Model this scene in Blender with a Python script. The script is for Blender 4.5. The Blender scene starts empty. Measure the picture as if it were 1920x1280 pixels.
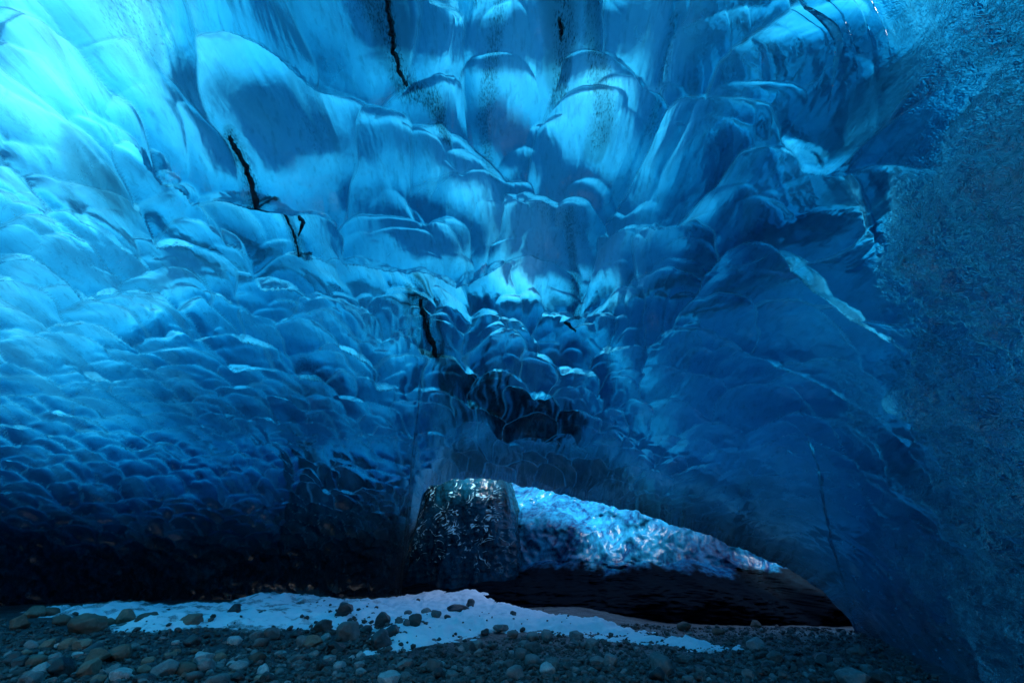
import bpy, bmesh, math, random
import numpy as np
from mathutils import Vector, Matrix, Euler

random.seed(7)
RNG = np.random.default_rng(11)
R_ = math.radians
scene = bpy.context.scene
COL = scene.collection

# ------------------------------------------------------------------ camera
CAM_H = 1.2
PITCH = R_(25.0)
FPX = 853.0                      # focal length in pixels of the 1920 wide photograph
cam_d = bpy.data.cameras.new('camera')
cam = bpy.data.objects.new('camera', cam_d)
COL.objects.link(cam)
cam.location = (0, 0, CAM_H)
cam.rotation_euler = (R_(90) + PITCH, 0, 0)
cam_d.sensor_fit = 'HORIZONTAL'
cam_d.sensor_width = 36.0
cam_d.lens = 36.0 * FPX / 1920.0
cam_d.clip_start = 0.05
cam_d.clip_end = 2000
scene.camera = cam

# ------------------------------------------------------------------ daylight
SUN_EL, SUN_AZ = R_(41), R_(174)          # azimuth from +Y, negative = towards -X
world = bpy.data.worlds.new('World')
scene.world = world
world.use_nodes = True
wn = world.node_tree
bg = wn.nodes['Background']
sky = wn.nodes.new('ShaderNodeTexSky')
sky.sky_type = 'NISHITA'
sky.sun_disc = False
sky.sun_elevation = SUN_EL
sky.sun_rotation = SUN_AZ
sky.ozone_density = 3.0
wn.links.new(sky.outputs[0], bg.inputs[0])
bg.inputs[1].default_value = 0.15
sun_d = bpy.data.lights.new('sun', 'SUN')
sun_d.energy = 5.0
sun_d.angle = R_(11)
sun_d.color = (1.0, 0.97, 0.93)
sun = bpy.data.objects.new('sun', sun_d)
COL.objects.link(sun)
sdir = Vector((math.sin(SUN_AZ) * math.cos(SUN_EL), math.cos(SUN_AZ) * math.cos(SUN_EL), math.sin(SUN_EL)))
sun.rotation_euler = sdir.to_track_quat('Z', 'Y').to_euler()
sun.location = sdir * 40

scene.view_settings.view_transform = 'Standard'
scene.view_settings.look = 'None'
scene.view_settings.gamma = 1
scene.view_settings.exposure = 1.95
scene.view_settings.use_curve_mapping = False
cy = scene.cycles
cy.use_denoising = True
cy.max_bounces = 12
cy.transmission_bounces = 8
cy.diffuse_bounces = 4
cy.glossy_bounces = 4
cy.blur_glossy = 0.6
cy.sample_clamp_indirect = 6.0

# ------------------------------------------------------------------ numpy noise
_perm = np.random.default_rng(3).permutation(256).astype(np.int32)
_perm = np.concatenate([_perm, _perm, _perm])
_g = np.random.default_rng(4).normal(size=(256, 3))
_g /= np.linalg.norm(_g, axis=1)[:, None]
_g = _g.astype(np.float32)


def noise3(x, y, z):
    x, y, z = np.broadcast_arrays(np.asarray(x, np.float32), np.asarray(y, np.float32), np.asarray(z, np.float32))
    xi = np.floor(x).astype(np.int32); yi = np.floor(y).astype(np.int32); zi = np.floor(z).astype(np.int32)
    fx, fy, fz = x - xi, y - yi, z - zi
    u = fx * fx * fx * (fx * (fx * 6 - 15) + 10)
    v = fy * fy * fy * (fy * (fy * 6 - 15) + 10)
    w = fz * fz * fz * (fz * (fz * 6 - 15) + 10)
    out = 0
    for dx in (0, 1):
        px = _perm[(xi + dx) & 255]
        wx = u if dx else 1 - u
        for dy in (0, 1):
            py = _perm[px + ((yi + dy) & 255)]
            wy = v if dy else 1 - v
            for dz in (0, 1):
                g = _g[_perm[py + ((zi + dz) & 255)]]
                wz = w if dz else 1 - w
                out = out + wx * wy * wz * (g[..., 0] * (fx - dx) + g[..., 1] * (fy - dy) + g[..., 2] * (fz - dz))
    return out * 1.5


def fbm(x, y, z, octv=4, gain=0.5):
    s, a = 0, 1.0
    for k in range(octv):
        f = 2.03 ** k
        s = s + a * noise3(x * f + 17.3 * k, y * f - 9.1 * k, z * f + 4.7 * k)
        a *= gain
    return s


def sstep(a, b, x):
    t = np.clip((x - a) / (b - a), 0, 1)
    return t * t * (3 - 2 * t)


def hash2(i, j, k):
    h = (i.astype(np.int64) * 374761393 + j.astype(np.int64) * 668265263 + k * 2147483647 + 1013904223) & 0xffffffff
    h = ((h ^ (h >> 13)) * 1274126177) & 0xffffffff
    h = (h ^ (h >> 16)) & 0xffffffff
    h = (h * 2246822519) & 0xffffffff
    return ((h ^ (h >> 15)) & 0xffffff).astype(np.float32) / float(0xffffff)


# ------------------------------------------------------------------ measuring: a pixel of the 1920 wide photograph -> direction in the world
SP, CP = math.sin(PITCH), math.cos(PITCH)


def ray(px, py):
    u = (px - 960.0) / FPX
    v = (640.0 - py) / FPX
    return np.array([u, CP - v * SP, SP + v * CP])


def azel(px, py):
    d = ray(px, py)
    return math.atan2(d[0], d[1]), math.atan2(d[2], math.hypot(d[0], d[1]))


# ------------------------------------------------------------------ helpers
def tag(o, label=None, cat=None, group=None, kind=None):
    if label: o['label'] = label
    if cat: o['category'] = cat
    if group: o['group'] = group
    if kind: o['kind'] = kind
    return o


def mesh_np(name, verts, faces, mat=None, smooth=True, parent=None):
    """verts (n,3) float, faces (m,k) int with k = 3 or 4"""
    me = bpy.data.meshes.new(name)
    verts = np.ascontiguousarray(verts, np.float32)
    faces = np.ascontiguousarray(faces, np.int32)
    n, (m, k) = len(verts), faces.shape
    me.vertices.add(n)
    me.vertices.foreach_set('co', verts.ravel())
    me.loops.add(m * k)
    me.loops.foreach_set('vertex_index', faces.ravel())
    me.polygons.add(m)
    me.polygons.foreach_set('loop_start', np.arange(0, m * k, k, dtype=np.int32))
    me.polygons.foreach_set('loop_total', np.full(m, k, np.int32))
    me.polygons.foreach_set('use_smooth', np.full(m, smooth, bool))
    me.update(calc_edges=True)
    if mat: me.materials.append(mat)
    o = bpy.data.objects.new(name, me)
    COL.objects.link(o)
    if parent: o.parent = parent
    return o


def attr(o, name, vals):
    a = o.data.attributes.new(name, 'FLOAT', 'POINT')
    a.data.foreach_set('value', np.ascontiguousarray(vals, np.float32).ravel())


def grid_faces(nr, nc, wrap=False, off=0, flip=False):
    r = np.arange(nr - 1)[:, None]
    c = np.arange(nc if wrap else nc - 1)[None, :]
    c2 = (c + 1) % nc
    f = np.stack([r * nc + c, r * nc + c2, (r + 1) * nc + c2, (r + 1) * nc + c], -1).reshape(-1, 4) + off
    return f[:, ::-1] if flip else f


class NT:
    """small wrapper to write node trees shortly"""
    def __init__(self, name):
        self.m = bpy.data.materials.new(name)
        self.m.use_nodes = True
        self.t = self.m.node_tree
        self.t.nodes.clear()
        self.out = self.t.nodes.new('ShaderNodeOutputMaterial')

    def n(self, kind, **kw):
        nd = self.t.nodes.new('ShaderNode' + kind)
        ins = kw.pop('ins', {})
        for k, v in kw.items(): setattr(nd, k, v)
        for k, v in ins.items(): self.set(nd.inputs[k], v)
        return nd

    def set(self, sock, v):
        if isinstance(v, bpy.types.NodeSocket): self.t.links.new(v, sock)
        elif isinstance(v, bpy.types.Node): self.t.links.new(v.outputs[0], sock)
        else: sock.default_value = v

    def math(self, op, a, b=0.0, clamp=False):
        nd = self.n('Math', operation=op, use_clamp=clamp)
        self.set(nd.inputs[0], a); self.set(nd.inputs[1], b)
        return nd.outputs[0]

    def attr(self, name): return self.n('Attribute', attribute_name=name).outputs['Fac']

    def noise(self, vec, scale, detail=4, rough=0.55, dist=0.0):
        return self.n('TexNoise', ins={'Vector': vec, 'Scale': scale, 'Detail': detail, 'Roughness': rough, 'Distortion': dist}).outputs['Fac']

    def ramp(self, fac, stops):
        nd = self.n('ValToRGB')
        cr = nd.color_ramp
        while len(cr.elements) < len(stops): cr.elements.new(0.5)
        for e, (p, c) in zip(cr.elements, stops):
            e.position = p
            e.color = (*c, 1) if not isinstance(c, (int, float)) else (c, c, c, 1)
        self.set(nd.inputs[0], fac)
        return nd.outputs[0]

    def maprange(self, v, a, b, c=0.0, d=1.0):
        nd = self.n('MapRange', clamp=True)
        for i, x in enumerate((v, a, b, c, d)): self.set(nd.inputs[i], x)
        return nd.outputs[0]

    def mixs(self, fac, a, b):
        nd = self.n('MixShader')
        self.set(nd.inputs[0], fac); self.set(nd.inputs[1], a); self.set(nd.inputs[2], b)
        return nd.outputs[0]

    def mixc(self, fac, a, b):
        nd = self.n('MixRGB')
        self.set(nd.inputs[0], fac)
        for k, x in ((1, a), (2, b)): self.set(nd.inputs[k], x if not isinstance(x, tuple) else (*x, 1))
        return nd.outputs[0]

    def mapping(self, vec, scale=(1, 1, 1), rot=(0, 0, 0)):
        return self.n('Mapping', ins={'Vector': vec, 'Scale': scale, 'Rotation': rot}).outputs[0]

    def bump(self, h, strength=0.5, dist=0.02, normal=None):
        nd = self.n('Bump', ins={'Height': h, 'Strength': strength, 'Distance': dist})
        if normal is not None: self.set(nd.inputs['Normal'], normal)
        return nd.outputs[0]


# ------------------------------------------------------------------ materials
def make_ice():
    k = NT('glacier_ice')
    pos = k.n('NewGeometry').outputs['Position']
    dirt, frost, topf, milk, rim, shade_dirt = [k.attr(q) for q in ('dirt', 'frost', 'top', 'milk', 'rim', 'shade_dirt')]
    flow = k.mapping(pos, (5.0, 0.9, 3.0))
    nf = k.noise(flow, 1.6, 6, 0.62, 0.4)
    ng = k.noise(pos, 9.0, 5, 0.6)
    crystal = k.n('TexVoronoi', feature='F1', ins={'Vector': k.n('VectorMath', operation='ADD', ins={0: pos, 1: k.n('TexNoise', ins={'Vector': pos, 'Scale': 6.0, 'Detail': 3.0}).outputs['Color']}).outputs[0], 'Scale': 17.0}).outputs['Distance']
    h = k.math('ADD', k.math('MULTIPLY', nf, 0.7), k.math('MULTIPLY', ng, 0.35))
    h = k.math('ADD', h, k.math('MULTIPLY', k.math('MULTIPLY', crystal, frost), 2.2))
    nrm = k.bump(h, 0.55, 0.03)
    rough = k.maprange(frost, 0, 1, 0.17, 0.4)
    refr = k.n('BsdfRefraction', ins={'Color': (1, 1, 1, 1), 'Roughness': rough, 'IOR': 1.28, 'Normal': nrm})
    gls = k.n('BsdfGlossy', ins={'Color': (1, 1, 1, 1), 'Roughness': k.maprange(frost, 0, 1, 0.10, 0.25), 'Normal': nrm})
    fres = k.n('Fresnel', ins={'IOR': 1.31, 'Normal': nrm})
    milkc = k.n('BsdfDiffuse', ins={'Color': (0.10, 0.50, 0.72, 1), 'Normal': nrm})
    trl = k.n('BsdfTranslucent', ins={'Color': (0.85, 0.95, 1.0, 1), 'Normal': nrm})
    fl1 = k.maprange(k.math('ABSOLUTE', k.math('SUBTRACT', k.noise(pos, 9.0, 5, 0.6, 0.8), 0.5)), 0.05, 0.008)
    fl2 = k.maprange(k.math('ABSOLUTE', k.math('SUBTRACT', k.noise(pos, 21.0, 4, 0.65, 0.6), 0.5)), 0.07, 0.01)
    patch = k.maprange(k.noise(pos, 1.5, 6, 0.65, 0.5), 0.36, 0.62, 0.4, 1.0)
    fil = k.math('MULTIPLY', k.math('MAXIMUM', fl1, fl2), patch)
    fcol = k.mixc(fil, (0.03, 0.25, 0.4), (0.7, 0.98, 1.0))
    k.set(milkc.inputs['Color'], k.mixc(frost, (0.10, 0.50, 0.72), fcol))
    body = k.mixs(k.maprange(frost, 0, 1, 0.5, 0.25), milkc, trl)
    mfac = k.math('ADD', k.math('MULTIPLY', milk, 0.5), k.maprange(k.noise(flow, 0.8, 5, 0.6), 0.38, 0.72, 0.08, 0.34), True)
    mfac = k.math('MAXIMUM', mfac, k.math('MULTIPLY', frost, k.maprange(fil, 0, 1, 0.2, 0.95)))
    s = k.mixs(mfac, refr, body)
    s = k.mixs(k.math('MULTIPLY', rim, 0.75), s, k.mixs(0.5, k.n('BsdfTranslucent', ins={'Color': (1, 1, 1, 1), 'Normal': nrm}), k.n('BsdfDiffuse', ins={'Color': (0.2, 0.7, 0.95, 1), 'Normal': nrm})))
    s = k.mixs(fres, s, gls)
    dn = k.maprange(k.noise(k.mapping(pos, (46.0, 10.0, 30.0)), 1.5, 8, 0.8), 0.30, 0.72)
    sfac = k.math('MULTIPLY', shade_dirt, k.maprange(k.noise(k.mapping(pos, (6.0, 1.0, 4.0)), 1.7, 6, 0.65), 0.3, 0.55, 0.8, 1.0))
    sfac = k.math('MAXIMUM', sfac, k.maprange(k.noise(k.mapping(pos, (8.0, 0.7, 5.0)), 2.2, 7, 0.68), 0.52, 0.8, 0.0, 0.5))
    dfac = k.math('MULTIPLY', k.maprange(k.math('ADD', dirt, k.math('SUBTRACT', dn, 0.5)), 0.36, 0.9), 0.9, True)
    dirt_s = k.n('BsdfPrincipled', ins={'Base Color': (0.004, 0.007, 0.011, 1), 'Roughness': 0.22, 'Specular IOR Level': 0.2})
    s = k.mixs(k.math('MAXIMUM', dfac, sfac), s, dirt_s)
    s = k.mixs(topf, s, k.n('BsdfTranslucent', ins={'Color': (0.92, 0.95, 0.97, 1)}))
    k.set(k.out.inputs['Surface'], s)
    vol = k.n('VolumeAbsorption', ins={'Color': (0.42, 0.767, 0.835, 1), 'Density': 3.0})
    k.set(k.out.inputs['Volume'], vol)
    return k.m


def make_wall_ice(name, deep, pale, gloss=0.16, spec=0.3, ior=1.31):
    """opaque looking compact ice of the back chamber"""
    k = NT(name)
    pos = k.n('NewGeometry').outputs['Position']
    n1 = k.noise(k.mapping(pos, (1.3, 1.3, 0.8)), 0.9, 7, 0.7, 1.2)
    n2 = k.noise(pos, 7.0, 6, 0.65)
    fac = k.maprange(k.math('ADD', n1, k.math('MULTIPLY', k.math('SUBTRACT', n2, 0.5), 0.5)), 0.36, 0.66)
    col = k.mixc(fac, deep, pale)
    nrm = k.bump(k.math('ADD', n2, k.math('MULTIPLY', k.noise(pos, 24.0, 3, 0.5), 0.4)), 0.2 if name == 'clear_dark_ice' else 0.5, 0.03)
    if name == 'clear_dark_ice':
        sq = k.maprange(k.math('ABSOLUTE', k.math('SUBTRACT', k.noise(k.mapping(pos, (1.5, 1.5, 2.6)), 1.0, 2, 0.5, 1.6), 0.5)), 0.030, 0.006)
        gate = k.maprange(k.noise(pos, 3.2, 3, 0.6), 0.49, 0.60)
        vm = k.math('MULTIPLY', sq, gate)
        col = k.mixc(k.math('MULTIPLY', vm, k.attr('painted_glint')), col, (0.30, 0.72, 0.92))  # pale squiggles: reflected glints put into the base colour
    d = k.attr('dirt')  # on the back wall this also carries the undercut's shadow
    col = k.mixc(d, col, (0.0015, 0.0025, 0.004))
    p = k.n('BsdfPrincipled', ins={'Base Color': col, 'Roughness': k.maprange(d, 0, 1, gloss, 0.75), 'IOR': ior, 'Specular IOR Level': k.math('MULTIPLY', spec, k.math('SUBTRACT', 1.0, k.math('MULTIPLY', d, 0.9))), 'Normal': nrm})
    k.set(k.out.inputs['Surface'], p)
    return k.m


def make_rock(name, c0, c1, rough=0.75):
    k = NT(name)
    tc = k.n('TexCoord').outputs['Object']
    inf = k.n('ObjectInfo').outputs['Random']
    v = k.n('VectorMath', operation='ADD', ins={0: tc, 1: k.n('CombineXYZ', ins={0: k.math('MULTIPLY', inf, 37.0), 1: k.math('MULTIPLY', inf, 11.0)})}).outputs[0]
    n1 = k.noise(v, 2.2, 7, 0.65)
    n2 = k.noise(v, 14.0, 5, 0.7)
    col = k.mixc(k.maprange(n1, 0.3, 0.7), c0, c1)
    col = k.mixc(k.maprange(n2, 0.5, 0.8, 0, 0.5), col, tuple(x * 1.9 for x in c1))
    hs = k.n('HueSaturation', ins={'Value': k.maprange(inf, 0, 1, 0.45, 1.9), 'Color': col})
    nrm = k.bump(k.math('ADD', n1, k.math('MULTIPLY', n2, 0.5)), 0.6, 0.03)
    p = k.n('BsdfPrincipled', ins={'Base Color': hs.outputs[0], 'Roughness': rough, 'Normal': nrm})
    k.set(k.out.inputs['Surface'], p)
    return k.m


def make_gravel():
    k = NT('gravel_stone')
    pos = k.n('NewGeometry').outputs['Position']
    tone = k.attr('tone')
    n2 = k.noise(pos, 30.0, 4, 0.7)
    col = k.ramp(tone, [(0.0, (0.018, 0.017, 0.016)), (0.3, (0.060, 0.055, 0.049)), (0.5, (0.085, 0.084, 0.080)), (0.75, (0.14, 0.142, 0.138)), (1.0, (0.34, 0.35, 0.34))])
    col = k.mixc(k.maprange(n2, 0.4, 0.7, 0, 0.5), col, (0.03, 0.03, 0.03))
    p = k.n('BsdfPrincipled', ins={'Base Color': col, 'Roughness': 0.6, 'Normal': k.bump(n2, 0.4, 0.01)})
    k.set(k.out.inputs['Surface'], p)
    return k.m


def make_ground():
    k = NT('wet_grit')
    pos = k.n('NewGeometry').outputs['Position']
    n1 = k.noise(pos, 1.3, 5, 0.6)
    v = k.n('TexVoronoi', ins={'Vector': pos, 'Scale': 16.0})
    v2 = k.n('TexVoronoi', ins={'Vector': pos, 'Scale': 41.0})
    col = k.mixc(k.maprange(n1, 0.3, 0.7), (0.010, 0.015, 0.018), (0.024, 0.032, 0.036))
    col = k.mixc(0.45, col, k.ramp(v.outputs['Color'], [(0, (0.006, 0.009, 0.011)), (1, (0.07, 0.095, 0.10))]))
    h = k.math('ADD', k.math('MULTIPLY', v.outputs['Distance'], -1.0), k.math('MULTIPLY', v2.outputs['Distance'], -0.5))
    p = k.n('BsdfPrincipled', ins={'Base Color': col, 'Roughness': k.maprange(n1, 0.35, 0.65, 0.3, 0.75), 'Normal': k.bump(h, 0.9, 0.04)})
    k.set(k.out.inputs['Surface'], p)
    return k.m


def make_snow():
    k = NT('granular_snow')
    pos = k.n('NewGeometry').outputs['Position']
    n1 = k.noise(pos, 2.5, 6, 0.6)
    n2 = k.noise(pos, 45.0, 4, 0.65)
    dirt = k.attr('dirt')
    col = k.mixc(k.maprange(n1, 0.35, 0.7), (0.74, 0.79, 0.84), (0.88, 0.90, 0.92))
    col = k.mixc(k.maprange(k.math('ADD', dirt, k.math('MULTIPLY', k.math('SUBTRACT', n2, 0.5), 0.9)), 0.35, 0.8), col, (0.10, 0.10, 0.095))
    p = k.n('BsdfPrincipled', ins={'Base Color': col, 'Roughness': 0.6, 'Normal': k.bump(k.math('ADD', n1, k.math('MULTIPLY', n2, 0.35)), 0.7, 0.05)})
    k.set(k.out.inputs['Surface'], p)
    return k.m


def make_dirt():
    k = NT('frozen_sediment')
    pos = k.n('NewGeometry').outputs['Position']
    n = k.noise(pos, 22.0, 6, 0.7)
    p = k.n('BsdfPrincipled', ins={'Base Color': k.mixc(k.maprange(n, 0.4, 0.7), (0.005, 0.009, 0.014), (0.03, 0.042, 0.055)), 'Roughness': 0.4, 'Normal': k.bump(n, 0.8, 0.03)})
    k.set(k.out.inputs['Surface'], p)
    return k.m


M_ICE = make_ice()
M_BACK = make_wall_ice('blue_wall_ice', (0.001, 0.014, 0.055), (0.006, 0.12, 0.25), 0.19, 0.2)
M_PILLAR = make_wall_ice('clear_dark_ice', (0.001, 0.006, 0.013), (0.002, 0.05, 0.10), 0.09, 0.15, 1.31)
M_GROUND = make_ground()
M_SNOW = make_snow()
M_GRAVEL = make_gravel()
M_DIRT = make_dirt()
M_ROCKS = [make_rock('grey_rock', (0.060, 0.062, 0.060), (0.135, 0.138, 0.132)),
           make_rock('brown_rock', (0.085, 0.055, 0.038), (0.18, 0.12, 0.085)),
           make_rock('pale_rock', (0.14, 0.148, 0.145), (0.28, 0.29, 0.28)),
           make_rock('wet_black_rock', (0.011, 0.012, 0.013), (0.034, 0.035, 0.036), 0.28)]


# ------------------------------------------------------------------ ground height
def ground_z(x, y):
    x = np.asarray(x, np.float32); y = np.asarray(y, np.float32)
    z = 0.05 * noise3(x * 0.35, y * 0.35, 3.3) + 0.025 * noise3(x * 1.1, y * 1.1, 8.1)
    z = z - 0.30 * sstep(8.5, 13, y) * sstep(1.0, 4.0, x)            # the floor falls away to the right at the back
    z = z + 15.0 * sstep(10, 34, np.sqrt(x * x + y * y)) * sstep(3, -7, y)      # unseen rise added behind the camera to shut out the low sky
    z = z + 0.10 * sstep(-2, -7, x) * sstep(6, 10, y)
    return z


gx = np.concatenate([np.linspace(-400, -15, 24)[:-1], np.linspace(-15, 13, 300), np.linspace(13, 400, 24)[1:]])
gy = np.concatenate([np.linspace(-400, -4, 20)[:-1], np.linspace(-4, 18, 240), np.linspace(18, 400, 20)[1:]])
GX, GY = np.meshgrid(gx, gy)
GZ = ground_z(GX, GY) + np.where((np.abs(GX) < 15) & (GY > 2) & (GY < 18), 0.02 * noise3(GX * 4, GY * 4, 1.0), 0)
ground = mesh_np('ground', np.stack([GX, GY, GZ], -1).reshape(-1, 3), grid_faces(len(gy), len(gx)), M_GROUND)
tag(ground, 'dark wet grit and gravel floor of the ice cave', 'ground', kind='structure')


def on_ground(px, py):
    d = ray(px, py)
    t = -CAM_H / min(d[2], -0.02)
    for _ in range(12):
        z = float(ground_z(d[0] * t, d[1] * t))
        t = (z - CAM_H) / min(d[2], -0.02)
    return d[0] * t, d[1] * t, t


# ------------------------------------------------------------------ the vault of ice: a closed shell, scalloped below, snow covered above
AZ_T = np.radians([-180, -150, -120, -90, -60, -45, -30, -13, 0, 15, 25, 33.4, 38.3, 45, 52, 62, 75, 90, 120, 150, 180])
RB_T = np.array([9, 12, 15, 17, 17.5, 17, 16, 14.3, 14.6, 13.6, 12.8, 11.6, 7.3, 5.7, 4.8, 4.3, 3.9, 3.7, 4.2, 6, 9.])
ZH_T = np.array([5, 5.4, 5.6, 5.6, 5.6, 5.6, 5.6, 5.5, 5.5, 5.5, 5.5, 5.4, 5.3, 5.2, 5.2, 5.2, 5.2, 5.2, 5.2, 5, 5.])
PW_T = np.array([2, 2.0, 2.0, 2.0, 2.0, 2.0, 2.0, 1.85, 1.65, 1.6, 1.6, 1.7, 1.9, 2.0, 2.1, 2.2, 2.3, 2.3, 2.2, 2, 2.])


def smooth_interp(x, xt, yt):
    s = 0
    for o in np.radians([-4, -2, 0, 2, 4]): s = s + np.interp(x + o, xt, yt)
    return s / 5


# lip of the vault over the back chamber, as (pixel x, pixel y)
LIP = [(748, 1150), (751, 1095), (755, 1045), (764, 1018), (778, 990), (786, 955), (791, 930), (806, 912), (842, 900), (900, 896), (960, 906), (1080, 934), (1200, 962), (1300, 995), (1400, 1032), (1480, 1068), (1540, 1108), (1590, 1160), (1605, 1190)]
lip_ae = np.array([azel(*p) for p in LIP])
lip_ae = lip_ae[np.argsort(lip_ae[:, 0])]


def el_min_of(az):
    rb = smooth_interp(az, AZ_T, RB_T)
    e = np.arctan2(-CAM_H - 0.45, rb)
    lip = np.interp(az, lip_ae[:, 0], lip_ae[:, 1])
    inside = (az > lip_ae[0, 0]) & (az < lip_ae[-1, 0])
    lip = lip + 0.0045 * fbm(az * 30, 3.0, 1.0, 5, 0.65)
    e = np.where(inside, np.maximum(e, lip), e)
    back = sstep(R_(140), R_(156), az) + sstep(R_(-120), R_(-140), az)      # the mouth of the cave, behind the camera
    e = e * (1 - back) + R_(11) * back
    return e, inside


az = np.concatenate([np.radians(np.arange(-180, -64, 3.0)), np.radians(np.arange(-64, -13.2, 0.122)), np.radians(np.arange(-13.2, -9.0, 0.03)), np.radians(np.arange(-9.0, 64, 0.122)), np.radians(np.arange(64.5, 179, 3.0))])
if len(az) % 2: az = np.delete(az, 3)
e_d = np.arange(-14, 64, 0.125)
e_row = np.concatenate([e_d, [66, 69, 72, 75, 78, 81, 84, 86.5, 88.5]])
NR, NC = len(e_row), len(az)
emin, inmouth = el_min_of(az)
w_row = np.clip((27.0 - e_row) / 41.0, 0, 1)
EL = np.radians(e_row)[:, None] + (emin[None, :] + R_(14)) * w_row[:, None]
AZ = np.broadcast_to(az[None, :], EL.shape)
rb = smooth_interp(az, AZ_T, RB_T)[None, :]; zh = smooth_interp(az, AZ_T, ZH_T)[None, :]; pw = smooth_interp(az, AZ_T, PW_T)[None, :]


def solve_r(el, rb, zh, pw):
    lo = np.zeros_like(el); hi = np.full_like(el, 40.0)
    ce, se = np.cos(el), np.sin(el)
    for _ in range(20):
        m = 0.5 * (lo + hi)
        f = (m * ce / rb) ** pw + (np.maximum(CAM_H + m * se, 0) / zh) ** pw
        lo = np.where(f < 1, m, lo); hi = np.where(f < 1, hi, m)
    return 0.5 * (lo + hi)


def surface(az_, el_):
    a = az_[0]
    r = solve_r(el_.astype(np.float32), *[smooth_interp(a, AZ_T, q)[None, :].astype(np.float32) for q in (RB_T, ZH_T, PW_T)])
    x, y, z = np.cos(el_) * np.sin(az_), np.cos(el_) * np.cos(az_), np.sin(el_)
    return r * (1 + 0.05 * fbm(x * 2.6 + 5, y * 2.6, z * 2.6 + 2, 2)), x, y, z    # broad swells of the vault


RAD, dx_, dy_, dz_ = surface(AZ, EL)
BX, BY, BZ = RAD * dx_, RAD * dy_, CAM_H + RAD * dz_
BP = np.stack([BX, BY, BZ], -1)


def surf_p(a, e):
    r, x, y, z = surface(a, e)
    return np.stack([r * x, r * y, r * z], -1)


DL = R_(0.4)
BN = np.cross(surf_p(AZ + DL, EL) - surf_p(AZ - DL, EL), surf_p(AZ, EL + DL) - surf_p(AZ, EL - DL))
BN /= np.maximum(np.linalg.norm(BN, axis=-1, keepdims=True), 1e-9)
s_ = np.sign(np.sum(BN * np.stack([dx_, dy_, dz_], -1), -1, keepdims=True))
BN = BN * s_
BN[-1] = (0, 0, 1)
BN = BN.astype(np.float32)

# scallop coordinates: u across, v along the flow of the air; the hollows shrink with distance
steep = sstep(0.3, 6.5, BX) * (6.0 - BZ)
U = BX + 0.5 * steep
V = BY + 0.15 * steep
rr = np.sqrt(U ** 2 + V ** 2)
rr = rr + 0.9 * np.maximum(2.4 - BZ, 0)
rc = np.minimum(rr, 12.0)
S = 1.48 - 0.092 * rc
phi = 1.12 * (-np.log(1 - 0.092 * rc / 1.48) / 0.092 + np.maximum(rr - 12.0, 0) / 0.376)
ru = np.sqrt(U ** 2 + V ** 2)
QU, QV = U / np.maximum(ru, 1e-3) * phi, V / np.maximum(ru, 1e-3) * phi
QV = QV * 0.82
QU = QU * 1.08
QU = QU + 0.22 * fbm(QU * 0.8, QV * 0.8, 1.7, 3)
QV = QV + 0.22 * fbm(QU * 0.8 + 9, QV * 0.8, 5.7, 3)


def scallops(qu, qv, seed, wb=0.72, wn=0.34, wf=1.1):
    iu, iv = np.floor(qu).astype(np.int32), np.floor(qv).astype(np.int32)
    best = np.full(qu.shape, -9.0, np.float32); second = best.copy()
    ident = np.zeros(qu.shape, np.float32)
    for di in (-2, -1, 0, 1, 2):
        for dj in (-2, -1, 0, 1):
            ci, cj = iu + di, iv + dj
            h1 = hash2(ci, cj, seed)
            su = ci + 0.1 + 0.8 * h1
            sv = cj + 0.1 + 0.8 * hash2(ci, cj, seed + 1)
            hA = hash2(ci, cj, seed + 2)
            hW = 0.75 + 0.55 * hash2(ci, cj, seed + 3)
            tl = (hash2(ci, cj, seed + 4) - 0.5) * 0.7
            b = qu - su; a = qv - sv
            b, a = b + tl * a, a - tl * b
            val = 0.75 + 0.5 * hA - (b / (wb * hW)) ** 2 - np.where(a < 0, a / wn, a / wf) ** 2
            new = val > best
            second = np.where(new, best, np.maximum(second, val))
            ident = np.where(new, hash2(ci, cj, seed + 5), ident)
            best = np.maximum(best, val)
    return best, best - second, ident


def seg_dist(pts):
    """distance in radians from every direction to a polyline given in pixels"""
    ae = [azel(*p) for p in pts]
    best = np.full(EL.shape, 9.0)
    for (a0, e0), (a1, e1_) in zip(ae[:-1], ae[1:]):
        ka = math.cos(0.5 * (e0 + e1_))
        vx, vy = (a1 - a0) * ka, e1_ - e0
        qx, qy = (AZ - a0) * ka, EL - e0
        t = np.clip((qx * vx + qy * vy) / (vx * vx + vy * vy + 1e-12), 0, 1)
        best = np.minimum(best, np.hypot(qx - t * vx, qy - t * vy))
    return best



c1, e1, id1 = scallops(QU, QV, 10)
c2, e2, id2 = scallops(QU * 2.0 + 3.3, QV * 2.0 + 1.1, 50)
flowr = fbm(QU * 7.0, QV * 0.9, 2.2, 4, 0.6)
mask2 = sstep(-0.25, 0.35, fbm(QU * 0.45, QV * 0.45, 7.7, 2)) * 0.8 + 0.2
fr_pts = [(1560, -120), (1600, 0), (1700, 90), (1790, 200), (1740, 300), (1690, 420), (1640, 520), (1690, 600), (1640, 700), (1650, 800), (1690, 930), (1740, 1080), (1890, 1290)]
fr_ae = np.array([azel(*p) for p in fr_pts]); fr_ae = fr_ae[np.argsort(fr_ae[:, 1])]
azb = np.interp(EL, fr_ae[:, 1], fr_ae[:, 0])
FROST = sstep(-0.10, 0.10, AZ - azb + 0.10 * fbm(BX * 0.9, BY * 0.9, BZ * 0.9, 4)) * sstep(R_(130), R_(100), AZ)
low = sstep(0.6, 2.4, BZ)                                               # scallops die out at the foot
carve = S * (0.46 * np.maximum(c1, -0.6) + 0.13 * mask2 * np.maximum(c2, -0.6)) * (0.2 + 0.8 * low)
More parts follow.
